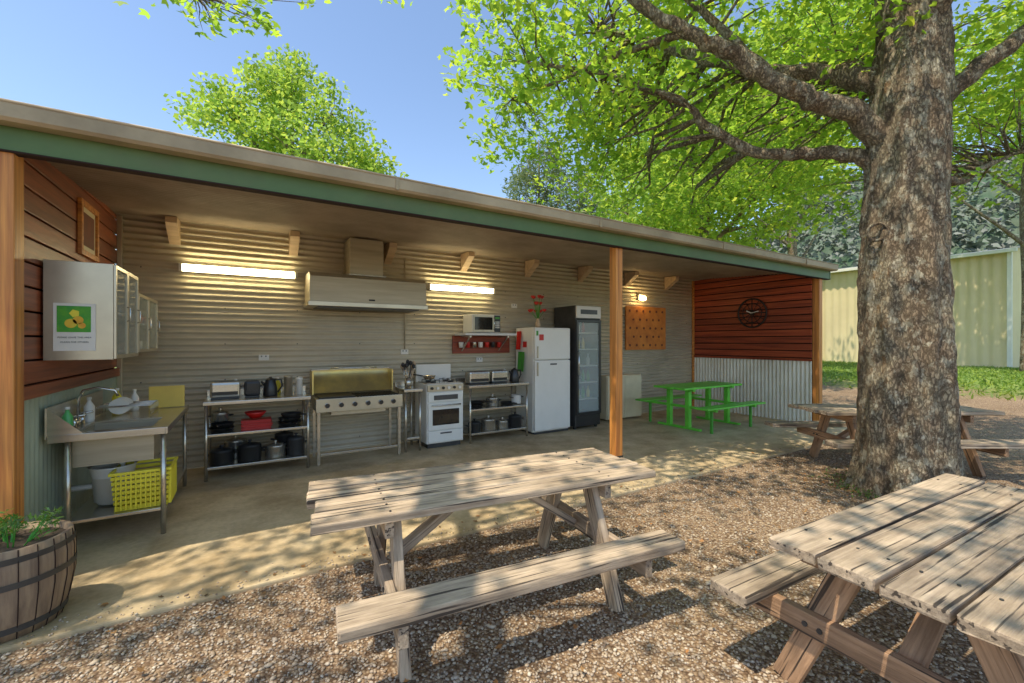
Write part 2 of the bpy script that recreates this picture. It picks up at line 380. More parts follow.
# ---------------------------------------------------------------- ground
def gh(x,y):
    t=min(1,max(0,(x-12)/9)); t=t*t*(3-2*t); return .3*t
xs=sorted(set([-400,-200,-80,-40,-20]+list(range(-12,40,2))+[60,100,200,300,500])); ys=sorted(set([-300,-100,-40,-20]+list(range(-12,30,2))+[40,60,100,200,300,500]))
V=[(x,y,gh(x,y)) for y in ys for x in xs]; nx=len(xs)
F=[(j*nx+i,j*nx+i+1,(j+1)*nx+i+1,(j+1)*nx+i) for j in range(len(ys)-1) for i in range(nx-1)]
mesh('ground',V,F,GROUND,None,True)
box('concrete_slab',None,(-4,3.25,-.12),(9.6,6.75,.028),CONC,.012)
def pebbles():
    phi=(1+5**.5)/2
    ico=np.array([(-1,phi,0),(1,phi,0),(-1,-phi,0),(1,-phi,0),(0,-1,phi),(0,1,phi),(0,-1,-phi),(0,1,-phi),(phi,0,-1),(phi,0,1),(-phi,0,-1),(-phi,0,1)],float)/1.9
    fc=np.array([(0,11,5),(0,5,1),(0,1,7),(0,7,10),(0,10,11),(1,5,9),(5,11,4),(11,10,2),(10,7,6),(7,1,8),(3,9,4),(3,4,2),(3,2,6),(3,6,8),(3,8,9),(4,9,5),(2,4,11),(6,2,10),(8,6,7),(9,8,1)])
    N=52000
    x=rng.uniform(-2.2,7.5,N*3); y=rng.uniform(-.4,3.25,N*3)
    d=np.hypot(x,y); keep=rng.uniform(0,1,N*3)<np.clip(2.6/(d+.3),0,1)**1.5; x=x[keep][:N]; y=y[keep][:N]; N=len(x)
    # stray stones kicked onto the slab edge
    ns=700; x[:ns]=rng.uniform(-2,7.5,ns); y[:ns]=3.25+np.abs(rng.normal(0,.09,ns)); zb=np.zeros(N); zb[:ns]=.028
    s=rng.uniform(.004,.0105,N)*np.where(rng.uniform(0,1,N)<.05,1.6,1); s[:ns]*=.75
    sc=np.stack([s*rng.uniform(.8,1.5,N),s*rng.uniform(.7,1.1,N),s*rng.uniform(.5,.8,N)],1)
    an=rng.uniform(0,6.28,N); ca,sa=np.cos(an),np.sin(an)
    v=ico[None]*sc[:,None,:]; v*=rng.uniform(.75,1.2,v.shape[:2])[...,None]
    vx=v[...,0]*ca[:,None]-v[...,1]*sa[:,None]+x[:,None]; vy=v[...,0]*sa[:,None]+v[...,1]*ca[:,None]+y[:,None]; vz=v[...,2]+(sc[:,2]*.5+zb)[:,None]+.001
    VV=np.stack([vx,vy,vz],-1).reshape(-1,3).astype(np.float32)
    FF=(fc[None]+(np.arange(N)*12)[:,None,None]).reshape(-1).astype(np.int32); nf=N*20
    me=bpy.data.meshes.new('gravel'); me.vertices.add(len(VV)); me.vertices.foreach_set('co',VV.ravel()); me.loops.add(nf*3); me.loops.foreach_set('vertex_index',FF)
    me.polygons.add(nf); me.polygons.foreach_set('loop_start',np.arange(0,nf*3,3,dtype=np.int32))
    try: me.polygons.foreach_set('loop_total',np.full(nf,3,dtype=np.int32))
    except Exception: pass
    me.materials.append(PEB); me.update(calc_edges=True)
    o=bpy.data.objects.new('gravel',me); COL.objects.link(o)
pebbles()
n=700; P=np.stack([rng.uniform(-2,9,n),rng.uniform(0,3.5,n),np.full(n,.035)],1)
a=rng.uniform(0,6.28,500); r=.5+np.abs(rng.normal(0,.35,500)); P2=np.stack([5.84+r*np.cos(a),1.72+r*np.sin(a),np.full(500,.035)],1)
leaves('leaf_litter',np.vstack([P,P2]),.02,LITTER,MAPLE,None,.25,.02)
a=rng.uniform(0,6.28,900); r=.42+np.abs(rng.normal(0,.16,900)); P2=np.stack([5.84+r*np.cos(a),1.72+r*np.sin(a),rng.uniform(.02,.09,900)],1)
leaves('ground_weeds',P2,.022,LEAFP,LANC,None,1.3,.0)
# grass tufts on the lawn by the shed
n=26000; gx_=rng.uniform(15.5,31,n); gy_=rng.uniform(-6,20,n)
k=rng.uniform(0,1,n)<np.clip((gx_-15.5)/3,0,1); gx_=gx_[k]; gy_=gy_[k]; gz=np.array([gh(a_,0) for a_ in gx_])+.05
leaves('lawn_grass',np.stack([gx_,gy_,gz],1),.10,leafmat('grass_blade',(.20,.32,.05),(.3,.45,.06),.3),LANC,None,2.5,0)

# ---------------------------------------------------------------- shelter building
B=empty('kitchen_shelter')
XL,XR,YB=-1.32,9.12,6.65
corr('back_wall',B,(XL,YB,.03),(XR-XL,0,0),(0,0,3.1),(0,-1,0),GALV,useg=6,amp=.012)
def zc(y): return 2.93+(y-3.98)*.06
corr('ceiling',B,(XL-.6,3.99,zc(3.99)),(XR-XL+.95,0,0),(0,2.9,.174),(0,0,-1),CEIL,amp=.018)
V=[(XL-.62,3.9,3.05),(9.49,3.9,3.05),(9.49,7.0,3.24),(XL-.62,7.0,3.24),(XL-.62,3.9,3.07),(9.49,3.9,3.07),(9.49,7.0,3.26),(XL-.62,7.0,3.26)]
mesh('roof',V,[(0,1,2,3),(7,6,5,4),(0,4,5,1),(1,5,6,2),(2,6,7,3),(3,7,4,0)],ROOF,B)
box('green_beam',B,(XL-.6,3.92,2.785),(9.44,3.97,2.95),GREEN)
box('beam_lip',B,(XL-.6,3.905,2.775),(9.44,3.985,2.787),W_back,.002)
prof=[(3.915,3.045),(3.80,3.045),(3.795,3.035),(3.80,2.955),(3.82,2.935),(3.915,2.935)]
V=[];F=[]
for x in (XL-.62,9.5):
    for (y,z) in prof: V.append((x,y,z))
for i in range(5): F.append((i,i+1,i+7,i+6))
F.append((0,1,2,3,4,5)); F.append((11,10,9,8,7,6))
mesh('gutter',V,F,GUT,B)
tube('gutter_lip',B,[(XL-.62,3.797,3.047),(9.5,3.797,3.047)],.010,GUT,8)
for x in (1.1,3.5,5.9,8.3): box('gutter_joint',B,(x,3.788,2.94),(x+.03,3.797,3.04),GUT,.001)
mesh('barge_board',[(9.455,3.92,2.79),(9.455,6.95,2.99),(9.455,6.95,3.235),(9.455,3.92,3.045),(9.485,3.92,2.79),(9.485,6.95,2.99),(9.485,6.95,3.235),(9.485,3.92,3.045)],[(0,1,2,3),(7,6,5,4),(0,4,5,1),(1,5,6,2),(2,6,7,3),(3,7,4,0)],GREEN,B)
def post(x,y,s,z1):
    beam('post',B,(x,y,.03),(x,y,z1),s,s,W_post,(0,1,0),.008)
post(-1.335,4.0,.15,2.90); post(3.98,4.02,.115,2.90); post(9.20,4.02,.12,2.90)
beam('post_bracket',B,(3.98,4.02,.03),(3.98,4.02,.16),.125,.125,DGREY,(0,1,0),.003)
corr('side_wall_sheet_a',B,(XL,4.08,.03),(0,0,1.2),(0,YB-4.08,0),(1,0,0),GALVG)
corr('side_wall_sheet_b',B,(XR,4.08,.03),(0,0,1.2),(0,YB-4.08,0),(-1,0,0),GALVW,amp=.012)
beam('cap_rail',B,(XL+.015,4.08,1.25),(XL+.015,YB-.01,1.25),.05,.09,W_dark)
beam('cap_rail',B,(XR-.015,4.08,1.25),(XR-.015,YB-.01,1.25),.05,.05,W_red)
z=1.30
while z<3.03:
    h=min(.165,3.06-z)
    beam('board',B,(XL,4.08,z+h/2),(XL,YB-.01,z+h/2),.025,h-.010,W_dark)
    z+=.17
z=1.285
while z<3.03:
    h=min(.135,3.06-z)
    beam('board',B,(XR,4.08,z+h/2),(XR,YB-.01,z+h/2),.03,h-.014,W_red,bev=.006)
    z+=.14
box('wall_backing_a',B,(XL-.05,4.08,.03),(XL-.02,YB+.02,3.05),W_back,0)
box('wall_backing_b',B,(XR+.02,4.08,.03),(XR+.05,YB+.02,3.05),W_back,0)
box('corner_trim',B,(XR-.06,YB-.05,.03),(XR-.012,YB-.012,3.05),W_post)
box('corner_trim',B,(XL+.012,YB-.05,.03),(XL+.06,YB-.012,3.05),STEELD)
for x in (-.78,.51,1.80,3.07,4.35,5.60,6.87,8.14):
    V=[];w=.055
    pr=[(YB-.01,3.065),(YB-.32,3.05),(YB-.32,2.98),(YB-.01,2.78)]
    for xx in (x-w,x+w): V+=[(xx,a,b) for a,b in pr]
    mesh('rafter_stub',V,[(0,1,2,3),(7,6,5,4),(0,4,5,1),(1,5,6,2),(2,6,7,3),(3,7,4,0)],W_pale,B)
V=[];F=[]
for xi in range(13):
    x=-1.1+xi*.83
    for zi in range(6):
        z=.03+.076*(.25+6*zi+2); tubedata([(x,YB-.011,z),(x,YB-.02,z)],[.009,.007],6,V,F)
mesh('roofing_screws',V,F,DGREY,B)
def fluoro(x0,x1,z):
    e=empty('fluorescent_light'); y=YB-.012
    box('housing',e,(x0,y-.05,z-.045),(x1,y,z+.045),WHITEP,.006)
    box('diffuser',e,(x0+.03,y-.095,z-.042),(x1-.03,y-.052,z+.042),TUBE,.015)
    box('end_cap',e,(x0-.005,y-.1,z-.048),(x0+.028,y-.05,z+.048),WHITEP,.006)
    box('end_cap',e,(x1-.028,y-.1,z-.048),(x1+.005,y-.05,z+.048),WHITEP,.006)
fluoro(-.73,.55,2.50); fluoro(2.43,3.62,2.47)
e=empty('wall_lamp'); box('base',e,(7.2,YB-.06,2.5),(7.32,YB-.012,2.62),WHITEP); lathe('globe',e,(7.26,YB-.13,2.48),[(.02,.1),(.05,.09),(.065,.05),(.05,.01),(.01,0)],BULB)

# range hood
H=empty('range_hood')
hx0,hx1=.65,2.19
V=[]
for x in (hx0,hx1): V+=[(x,6.02,2.12),(x,6.62,2.12),(x,6.62,2.50),(x,6.10,2.50),(x,6.02,2.44)]
mesh('canopy',V,[(0,1,2,3,4),(9,8,7,6,5),(0,5,6,1),(1,6,7,2),(2,7,8,3),(3,8,9,4),(4,9,5,0)],HOOD,H)
box('bottom_lip',H,(hx0-.02,6.0,2.06),(hx1+.02,6.62,2.118),STEELD,.004)
box('filter_recess',H,(hx0+.1,6.05,2.045),(hx1-.1,6.55,2.059),DGREY,.002)
box('badge',H,(1.38,6.012,2.15),(1.46,6.0155,2.17),INK,0)
box('duct',H,(1.17,6.2,2.52),(1.62,6.62,3.02),HOOD,.004)
box('duct_flange',H,(1.14,6.17,2.501),(1.65,6.62,2.519),STEEL,.002)

# wall cabinets
def cabinet(y0,y1,z0,z1,xr,doors=True):
    e=empty('stainless_wall_cabinet'); x0=XL+.03
    box('end_panel',e,(x0,y0,z0),(xr,y0+.015,z1),STEELD,.003)
    box('end_panel',e,(x0,y1-.015,z0),(xr,y1,z1),STEEL,.003)
    box('top',e,(x0,y0+.016,z1-.015),(xr,y1-.016,z1),STEEL,.002)
    box('base',e,(x0,y0+.016,z0),(xr,y1-.016,z0+.015),STEEL,.002)
    box('back',e,(x0,y0+.016,z0+.016),(x0+.01,y1-.016,z1-.016),STEELD,0)
    zs=(z0+z1)/2; box('shelf',e,(x0+.012,y0+.016,zs),(xr-.04,y1-.016,zs+.012),STEEL,.002)
    ym=(y0+y1)/2
    for a,b_ in ((y0,ym),(ym,y1)):
        for yy in (a+.001,b_-.03): box('door_stile',e,(xr+.001,yy,z0+.005),(xr+.018,yy+.028,z1-.005),STEELD,.003)
        for zz in (z0+.005,z1-.035): box('door_rail',e,(xr+.001,a+.03,zz),(xr+.018,b_-.031,zz+.03),STEELD,.003)
        box('door_glass',e,(xr+.006,a+.03,z0+.036),(xr+.010,b_-.031,z1-.036),GLASS,0)
        tube('handle',e,[(xr+.019,b_-.05,zs-.06),(xr+.04,b_-.05,zs-.05),(xr+.04,b_-.05,zs+.05),(xr+.019,b_-.05,zs+.06)],.005,CHROME)
    for i in range(6):
        yy=y0+.1+i*(y1-y0-.2)/5
        for zz in (z0+.016,zs+.013):
            lathe('cup',e,(x0+.22,yy,zz),[(.03,0),(.038,.05),(.036,.1)],random.choice([WHITEP,RED,STEEL,WHITEP]),14)
    return e
cabinet(4.47,5.25,1.46,2.2,-.905); cabinet(5.42,6.42,1.49,2.07,-.93)
p=empty('notice_poster')
box('paper',p,(-1.235,4.462,1.53),(-1.004,4.469,1.885),WHITEP,0)
box('picture_ground',p,(-1.215,4.459,1.67),(-1.03,4.4615,1.865),GREENP,0)
for (cx,cz,r) in ((-1.14,1.735,.034),(-1.10,1.76,.03),(-1.08,1.72,.022)): disc('fruit',p,(cx,4.4588,cz),(0,-1,0),r,.001,ORNG)
disc('leaf_mark',p,(-1.12,4.4588,1.81),(0,-1,0),.03,.0008,YEL,5)
text('caption_1',p,'PLEASE LEAVE THIS AREA',(-1.12,4.461,1.625),(math.pi/2,0,0),.0165,INK)
text('caption_2',p,'CLEAN FOR OTHERS',(-1.12,4.461,1.59),(math.pi/2,0,0),.0165,INK)
p=empty('framed_picture')
box('panel',p,(XL+.015,5.31,2.42),(XL+.025,5.75,2.84),CREAM,0)
for a,b_ in (((5.27,2.38),(5.79,2.43)),((5.27,2.83),(5.79,2.88)),((5.27,2.431),(5.32,2.829)),((5.74,2.431),(5.79,2.829))):
    box('frame',p,(XL+.014,a[0],a[1]),(XL+.045,b_[0],b_[1]),W_post)
box('picture',p,(XL+.026,5.37,2.48),(XL+.029,5.69,2.78),RUST,0)

# ---------------------------------------------------------------- sink bench
K=empty('sink_bench'); x0,x1,y0,y1=-1.27,-.585,4.48,5.9; zt=.9
bx0,bx1,by0,by1=-1.16,-.69,4.62,5.12
for a,b_ in (((x0,y0),(x1,by0)),((x0,by1),(x1,y1)),((x0,by0),(bx0,by1)),((bx1,by0),(x1,by1))):
    box('top',K,(a[0],a[1],zt-.02),(b_[0],b_[1],zt),STEEL,.0)
box('front_lip',K,(x0,y0-.012,zt-.05),(x1,y0-.001,zt+.006),STEEL,.003)
box('side_lip',K,(x1+.001,y0-.012,zt-.05),(x1+.013,y1,zt+.006),STEEL,.003)
for a,b_ in (((bx0-.01,by0-.01),(bx1+.01,by0)),((bx0-.01,by1),(bx1+.01,by1+.01)),((bx0-.01,by0),(bx0,by1)),((bx1,by0),(bx1+.01,by1))):
    box('bowl_wall',K,(a[0],a[1],.64),(b_[0],b_[1],zt-.021),HOOD,0)
box('bowl_base',K,(bx0-.01,by0-.01,.625),(bx1+.01,by1+.01,.639),HOOD,0)
box('splashback',K,(x0-.015,y0-.01,zt-.02),(x0-.003,y1,1.11),STEEL,.003)
mesh('splash_end',[(x0-.004,y0-.002,zt),(x0+.2,y0-.002,zt),(x0-.004,y0-.002,1.11),(x0-.004,y0-.006,zt),(x0+.2,y0-.006,zt),(x0-.004,y0-.006,1.11)],[(0,1,2),(5,4,3),(0,3,4,1),(1,4,5,2),(2,5,3,0)],STEEL,K)
for x in (x0+.1,x1-.02):
    for y in (y0+.03,y1-.04): tube('leg',K,[(x,y,.03),(x,y,.86)],.019,STEEL); 
box('lower_shelf',K,(x0+.08,y0+.03,.22),(x1,y1-.03,.245),STEEL,.004)
tube('drain_pipe',K,[(-.93,4.87,.625),(-.93,4.87,.45),(-1.05,4.87,.40),(-1.25,4.87,.40)],.022,WHITEP)
K=empty('white_dish_tub')
lathe('tub',K,(-.98,4.85,.26),[(.10,0),(.13,.2),(.15,.30),(.16,.31),(.14,.30),(.12,.02)],WHITEP,20)
T=empty('mixer_tap')
tube('spout',T,[(-1.22,4.95,.9),(-1.22,4.95,1.12),(-1.19,4.95,1.19),(-1.1,4.95,1.21),(-.99,4.95,1.18),(-.97,4.95,1.13)],.011,CHROME)
for dy in (-.1,.1):
    tube('stem',T,[(-1.22,4.95+dy,.9),(-1.22,4.95+dy,.97)],.016,CHROME); tube('handle',T,[(-1.25,4.95+dy,.985),(-1.15,4.95+dy,1.0)],.009,CHROME)
tube('bridge',T,[(-1.22,4.84,.93),(-1.22,5.06,.93)],.012,CHROME)
K=empty('yellow_laundry_basket')
bx=(-.92,-.585); by=(4.56,4.90); nz=7
for side in range(4):
    for i in range(nz):
        z0=.26+i*.04; g=.02*(i/nz)
        if side==0: a,b_=(bx[0]-g,by[0]-g,z0),(bx[1]+g,by[0]-g+.008,z0+.026)
        elif side==1: a,b_=(bx[0]-g,by[1]+g-.008,z0),(bx[1]+g,by[1]+g,z0+.026)
        elif side==2: a,b_=(bx[0]-g,by[0]-g+.009,z0),(bx[0]-g+.008,by[1]+g-.009,z0+.026)
        else: a,b_=(bx[1]+g-.008,by[0]-g+.009,z0),(bx[1]+g,by[1]+g-.009,z0+.026)
        box('slat',K,a,b_,YEL,.002)
for k in range(11):
    x=bx[0]+.01+k*(bx[1]-bx[0]-.03)/10; box('rib',K,(x,by[0]-.024,.255),(x+.010,by[0]-.001,.54),YEL,.002)
for k in range(9):
    y=by[0]+.01+k*(by[1]-by[0]-.03)/8; box('rib',K,(bx[1]+.003,y,.255),(bx[1]+.024,y+.010,.54),YEL,.002)
box('rim',K,(bx[0]-.03,by[0]-.03,.538),(bx[1]+.03,by[0]-.012,.56),YEL,.004); box('rim',K,(bx[1]+.012,by[0]-.011,.538),(bx[1]+.03,by[1]+.03,.56),YEL,.004)
box('rim',K,(bx[0]-.03,by[1]+.012,.538),(bx[1]+.011,by[1]+.03,.56),YEL,.004); box('rim',K,(bx[0]-.03,by[0]-.011,.538),(bx[0]-.012,by[1]+.011,.56),YEL,.004)
box('base',K,(bx[0],by[0],.248),(bx[1],by[1],.259),YEL,0)
K=empty('chopping_board'); box('board',K,(-.90,5.80,.905),(-.6,5.825,1.13),BOARD,.01)
K=empty('dish_rack')
for i in range(9):
    y=5.25+i*.05; tube('wire',K,[(-1.2,y,.91),(-1.2,y,1.0),(-.8,y,1.0),(-.8,y,.91)],.003,CHROME,6)
for x in (-1.2,-.8):
    for z in (.915,1.0): tube('rail',K,[(x,5.25,z),(x,5.65,z)],.004,CHROME,6)
for i in range(3): disc('plate',K,(-1.05,5.38+i*.08,.99),(0,1,.15),.075,.006,WHITE)
def bottle(x,y,z,mat,s=1,name='soap_bottle'):
    K=empty(name); lathe('body',K,(x,y,z),[(.03*s,0),(.033*s,.02*s),(.033*s,.12*s),(.012*s,.16*s),(.012*s,.175*s)],mat,14); lathe('cap',K,(x,y,z+.176*s),[(.015*s,0),(.015*s,.02*s)],WHITEP,10)
GSOAP=M('green_soap',(.1,.45,.12),rough=.3)
bottle(-1.2,4.62,.9,GSOAP); bottle(-1.2,5.15,.9,WHITEP,1.1); bottle(-1.13,5.72,.9,YEL,1.2); bottle(-1.0,5.74,.9,WHITEP,1.1)

# ---------------------------------------------------------------- shelving benches
def bench(x0,x1,y0,y1,zt,shelves=(.15,.52)):
    e=empty('stainless_bench')
    box('top',e,(x0,y0,zt-.04),(x1,y1,zt),STEEL,.006)
    box('upstand',e,(x0,y1-.012,zt+.001),(x1,y1,zt+.08),STEEL,.003)
    for x in (x0+.03,x1-.03):
        for y in (y0+.03,y1-.03): tube('leg',e,[(x,y,.03),(x,y,zt-.041)],.018,STEEL)
    for z in shelves: box('shelf',e,(x0+.02,y0+.02,z),(x1-.02,y1-.02,z+.03),STEEL,.004)
    return e
bench(-.45,.65,5.9,6.5,.92); bench(2.87,3.97,6.0,6.55,.92); bench(1.86,2.13,6.0,6.45,.92,(.2,))
def pot(x,y,z,r,h,mat,lid=True,handles=True,name='cooking_pot'):
    e=empty(name); lathe('body',e,(x,y,z),[(r*.92,0),(r,.015),(r,h),(r*1.03,h+.004)],mat)
    if lid: lathe('lid',e,(x,y,z+h+.005),[(r*1.03,0),(r*.9,.018),(r*.4,.035),(.012,.038),(.012,.05),(.022,.055),(.02,.07)],mat)
    if handles:
        for s in (-1,1): tube('handle',e,[(x+s*r,y-.035,z+h*.75),(x+s*(r+.04),y-.03,z+h*.8),(x+s*(r+.04),y+.03,z+h*.8),(x+s*r,y+.035,z+h*.75)],.007,BLACK,8)
def pan(x,y,z,r,mat,ang=-1.57):
    e=empty('frying_pan'); lathe('body',e,(x,y,z),[(r*.8,0),(r,.045),(r*1.02,.048),(r*.97,.046),(r*.78,.006)],mat)
    c,s=math.cos(ang),math.sin(ang); tube('handle',e,[(x+c*r,y+s*r,z+.04),(x+c*(r+.1),y+s*(r+.1),z+.055),(x+c*(r+.19),y+s*(r+.19),z+.06)],.01,BLACK)
pot(-.28,6.08,.18,.12,.14,BLACK); pot(.0,6.07,.18,.12,.17,BLACK); pot(.27,6.08,.18,.11,.13,STEEL); pot(.5,6.1,.18,.10,.19,DGREY)
pot(-.15,6.3,.18,.12,.2,STEEL); pot(.38,6.32,.18,.11,.22,BLACK)
pan(-.28,6.1,.55,.13,BLACK,-1.2); pan(-.27,6.1,.60,.12,BLACK,-1.7); pan(.43,6.12,.60,.13,BLACK,-1.9); pan(.43,6.12,.55,.14,BLACK,-1.4); pan(.45,6.12,.65,.12,DGREY,-1.1)
# low stack of red trays / plates, slightly fanned
K=empty('red_serving_tray')
for i in range(5): 
    o=beam('tray',K,(-.09+.012*(i%2),6.15,.556+i*.022),(.22+.01*(i%3),6.15+.012*(i%2),.556+i*.022),.26,.012,RED)
    box('tray_rim',K,(-.09,6.015,.566+i*.022),(.22,6.024,.574+i*.022),RED,.002)
K=empty('red_bowl'); lathe('bowl',K,(.06,6.15,.665),[(.05,0),(.10,.05),(.12,.08),(.11,.08),(.04,.01)],RED,20)
pot(-.30,6.22,.655,.09,.08,STEEL,True)
pot(3.03,6.15,.18,.10,.13,BLACK); pot(3.28,6.15,.18,.12,.16,STEEL); pot(3.54,6.15,.18,.10,.11,STEEL); pot(3.78,6.15,.18,.11,.17,BLACK)
pan(3.08,6.2,.55,.13,BLACK); pan(3.09,6.2,.6,.12,BLACK,-1.1); pot(3.38,6.2,.55,.11,.12,STEEL); pan(3.66,6.2,.55,.12,BLACK); pot(3.84,6.2,.56,.08,.14,WHITEP,False)
def toaster(x,y,z,w=.3,mat=None):
    mat=mat or STEEL
    e=empty('toaster'); box('body',e,(x,y,z+.02),(x+w,y+.2,z+.2),mat,.03); box('base',e,(x+.01,y+.01,z),(x+w-.01,y+.19,z+.019),BLACK,.004)
    for k in range(2): box('slot',e,(x+.03,y+.05+k*.07,z+.2),(x+w-.03,y+.075+k*.07,z+.2025),BLACK,0)
    box('lever',e,(x+w+.001,y+.08,z+.12),(x+w+.02,y+.12,z+.14),BLACK,.003); box('front_panel',e,(x+.02,y-.004,z+.05),(x+w-.02,y-.001,z+.09),BLACK,0)
toaster(-.4,6.1,.92); toaster(-.06,6.12,.92,.17,BLACK); toaster(2.95,6.15,.92,.36); toaster(3.36,6.17,.92,.3)
def kettle(x,y,z,mat):
    e=empty('kettle'); lathe('body',e,(x,y,z),[(.075,0),(.08,.02),(.075,.1),(.055,.2),(.05,.21),(.02,.225),(.015,.24)],mat)
    tube('handle',e,[(x+.05,y,z+.2),(x+.12,y,z+.2),(x+.13,y,z+.12),(x+.08,y,z+.04)],.011,BLACK)
    tube('spout',e,[(x-.06,y,z+.14),(x-.1,y,z+.19)],[.02,.012],mat)
kettle(.22,6.2,.92,BLACK)
K=empty('storage_canister'); lathe('jar',K,(.42,6.2,.92),[(.05,0),(.05,.22),(.053,.222),(.053,.24),(.01,.25)],STEELD)
K=empty('storage_canister'); lathe('jar',K,(.55,6.25,.92),[(.04,0),(.04,.19),(.043,.192),(.043,.21),(.01,.22)],WHITEP)
bottle(-.15,6.38,.92,RED,1.1,'sauce_bottle'); bottle(.31,6.38,.92,YEL,1.1,'sauce_bottle')
kettle(3.8,6.2,.92,BLACK); bottle(3.7,6.35,.92,RED,1.1,'sauce_bottle')
K=empty('utensil_holder'); lathe('cup',K,(1.98,6.2,.92),[(.05,0),(.055,.15),(.05,.15),(.047,.01)],STEEL)
for i in range(12):
    a=i*.7; dx,dy=.06*math.cos(a),.05*math.sin(a); h=random.uniform(.26,.38)
    tube('utensil',K,[(1.98+dx*.3,6.2+dy*.3,.94),(1.98+dx*1.5,6.2+dy*1.3,.92+h)],.006,random.choice([W_pale,BLACK,STEEL]),6)
    lathe('utensil_head',K,(1.98+dx*1.5,6.2+dy*1.3,.92+h-.02),[(.008,0),(.026,.02),(.026,.05),(.008,.07)],random.choice([W_pale,BLACK,STEEL,BLACK]),10)

# ---------------------------------------------------------------- barbecue
K=empty('gas_barbecue')
box('body',K,(.72,5.94,.70),(1.80,6.45,.86),STEELD,.006)
box('control_panel',K,(.71,5.91,.70),(1.81,5.938,.87),STEELD,.006)
for i in range(6):
    x=.84+i*.168; disc('knob',K,(x,5.909,.785),(0,-1,0),.028,.025,BLACK); disc('knob_ring',K,(x,5.9095,.785),(0,-1,0),.036,.004,CHROME)
box('hotplate',K,(.76,5.97,.861),(1.2,6.4,.885),BLACK,.003)
for i in range(14): x=1.23+i*.04; box('grill_bar',K,(x,5.97,.861),(x+.015,6.4,.88),BLACK,.002)
V=[];F=[];m=10
for i in range(m+1):
    t=math.radians(-15+i*11); y=6.40+.16*math.sin(t); z=.9+.30*(i/m)
    for x in (.72,1.80): V.append((x,y,z))
for i in range(m): F.append((2*i,2*i+1,2*i+3,2*i+2))
mesh('open_lid',V,F,BRASS,K,True)
for x in (.715,1.785): box('lid_end',K,(x,6.36,.88),(x+.02,6.585,1.20),BRASS,.003)
tube('lid_handle',K,[(.95,6.42,1.215),(.95,6.38,1.23),(1.57,6.38,1.23),(1.57,6.42,1.215)],.011,CHROME)
box('lid_rim',K,(.72,6.5,1.2),(1.80,6.58,1.212),STEEL,.002)
for x in (.745,1.775):
    for y in (5.96,6.42): box('leg',K,(x-.018,y-.018,.03),(x+.018,y+.018,.699),STEEL,.003)
box('rail',K,(.765,5.95,.14),(1.755,5.97,.17),STEEL,.002); box('drip_tray',K,(.9,6.0,.64),(1.6,6.35,.69),STEELD,.003)

# ---------------------------------------------------------------- stove
K=empty('gas_stove')
box('body',K,(2.2,6.03,.1),(2.78,6.55,.97),WHITE,.006); box('plinth',K,(2.23,6.06,.03),(2.75,6.5,.099),DGREY,0)
box('backguard',K,(2.2,6.5,.972),(2.78,6.55,1.24),WHITE,.01); box('oven_door',K,(2.215,6.0,.30),(2.765,6.028,.70),WHITE,.01)
box('oven_window',K,(2.28,5.994,.37),(2.70,5.999,.60),BLKG,.004); tube('oven_handle',K,[(2.27,6.0,.66),(2.27,5.96,.665),(2.71,5.96,.665),(2.71,6.0,.66)],.01,CHROME)
box('grill_door',K,(2.215,6.0,.715),(2.765,6.028,.85),WHITE,.008); box('grill_window',K,(2.3,5.994,.74),(2.68,5.999,.81),DGREY,.004)
box('drawer',K,(2.215,6.0,.12),(2.765,6.028,.285),WHITE,.008); box('drawer_grip',K,(2.4,5.992,.24),(2.58,5.999,.26),DGREY,.002)
box('control_fascia',K,(2.205,6.005,.865),(2.775,6.028,.965),STEELD,.005)
for i in range(6): disc('knob',K,(2.27+i*.088,6.004,.915),(0,-1,0),.021,.022,WHITEP if i%2 else BLACK)
box('hob',K,(2.22,6.05,.972),(2.76,6.49,.985),STEEL,.003)
for x in (2.35,2.63):
    for y in (6.16,6.37):
        lathe('burner',K,(x,y,.986),[(.04,0),(.045,.012),(.03,.02)],BLACK,16)
        for a in range(4): c,s=math.cos(a*math.pi/2),math.sin(a*math.pi/2); tube('trivet',K,[(x+c*.03,y+s*.03,1.02),(x+c*.1,y+s*.1,1.02),(x+c*.1,y+s*.1,.987)],.005,BLACK,6)
pan(2.36,6.36,1.03,.1,STEEL,2.5)

# microwave shelf & microwave
K=empty('microwave_shelf'); box('shelf',K,(2.9,6.2,1.70),(3.85,6.63,1.735),WHITEP,.004)
box('red_backing',K,(2.86,6.605,1.40),(3.95,6.635,1.695),W_red,.003)
for x in (3.0,3.7):
    box('bracket',K,(x,6.25,1.665),(x+.03,6.6,1.699),STEEL,.002); beam('bracket_strut',K,(x+.015,6.3,1.66),(x+.015,6.595,1.45),.025,.02,STEEL,(1,0,0))
for i in range(7):
    x=2.98+i*.12; lathe('hook_cup',K,(x,6.54,1.50),[(.035,0),(.04,.08),(.038,.09)],[WHITEP,RED,STEEL,WHITEP,RED,BLACK,RED][i],14)
K=empty('microwave_oven'); box('body',K,(3.04,6.25,1.745),(3.56,6.6,2.04),WHITEP,.01); box('door',K,(3.05,6.235,1.755),(3.43,6.249,2.03),STEELD,.006)
box('window',K,(3.08,6.229,1.79),(3.40,6.234,1.995),BLKG,.003); box('controls',K,(3.44,6.235,1.755),(3.55,6.249,2.03),BLACK,.004)
box('display',K,(3.455,6.231,1.97),(3.535,6.2345,2.0),GRND,0)
for r in range(4):
    for q in range(3): box('button',K,(3.457+q*.027,6.231,1.82+r*.03),(3.477+q*.027,6.2345,1.84+r*.03),WHITEP,0)
tube('handle',K,[(3.42,6.234,1.8),(3.42,6.205,1.81),(3.42,6.205,1.98),(3.42,6.234,1.99)],.007,CHROME)
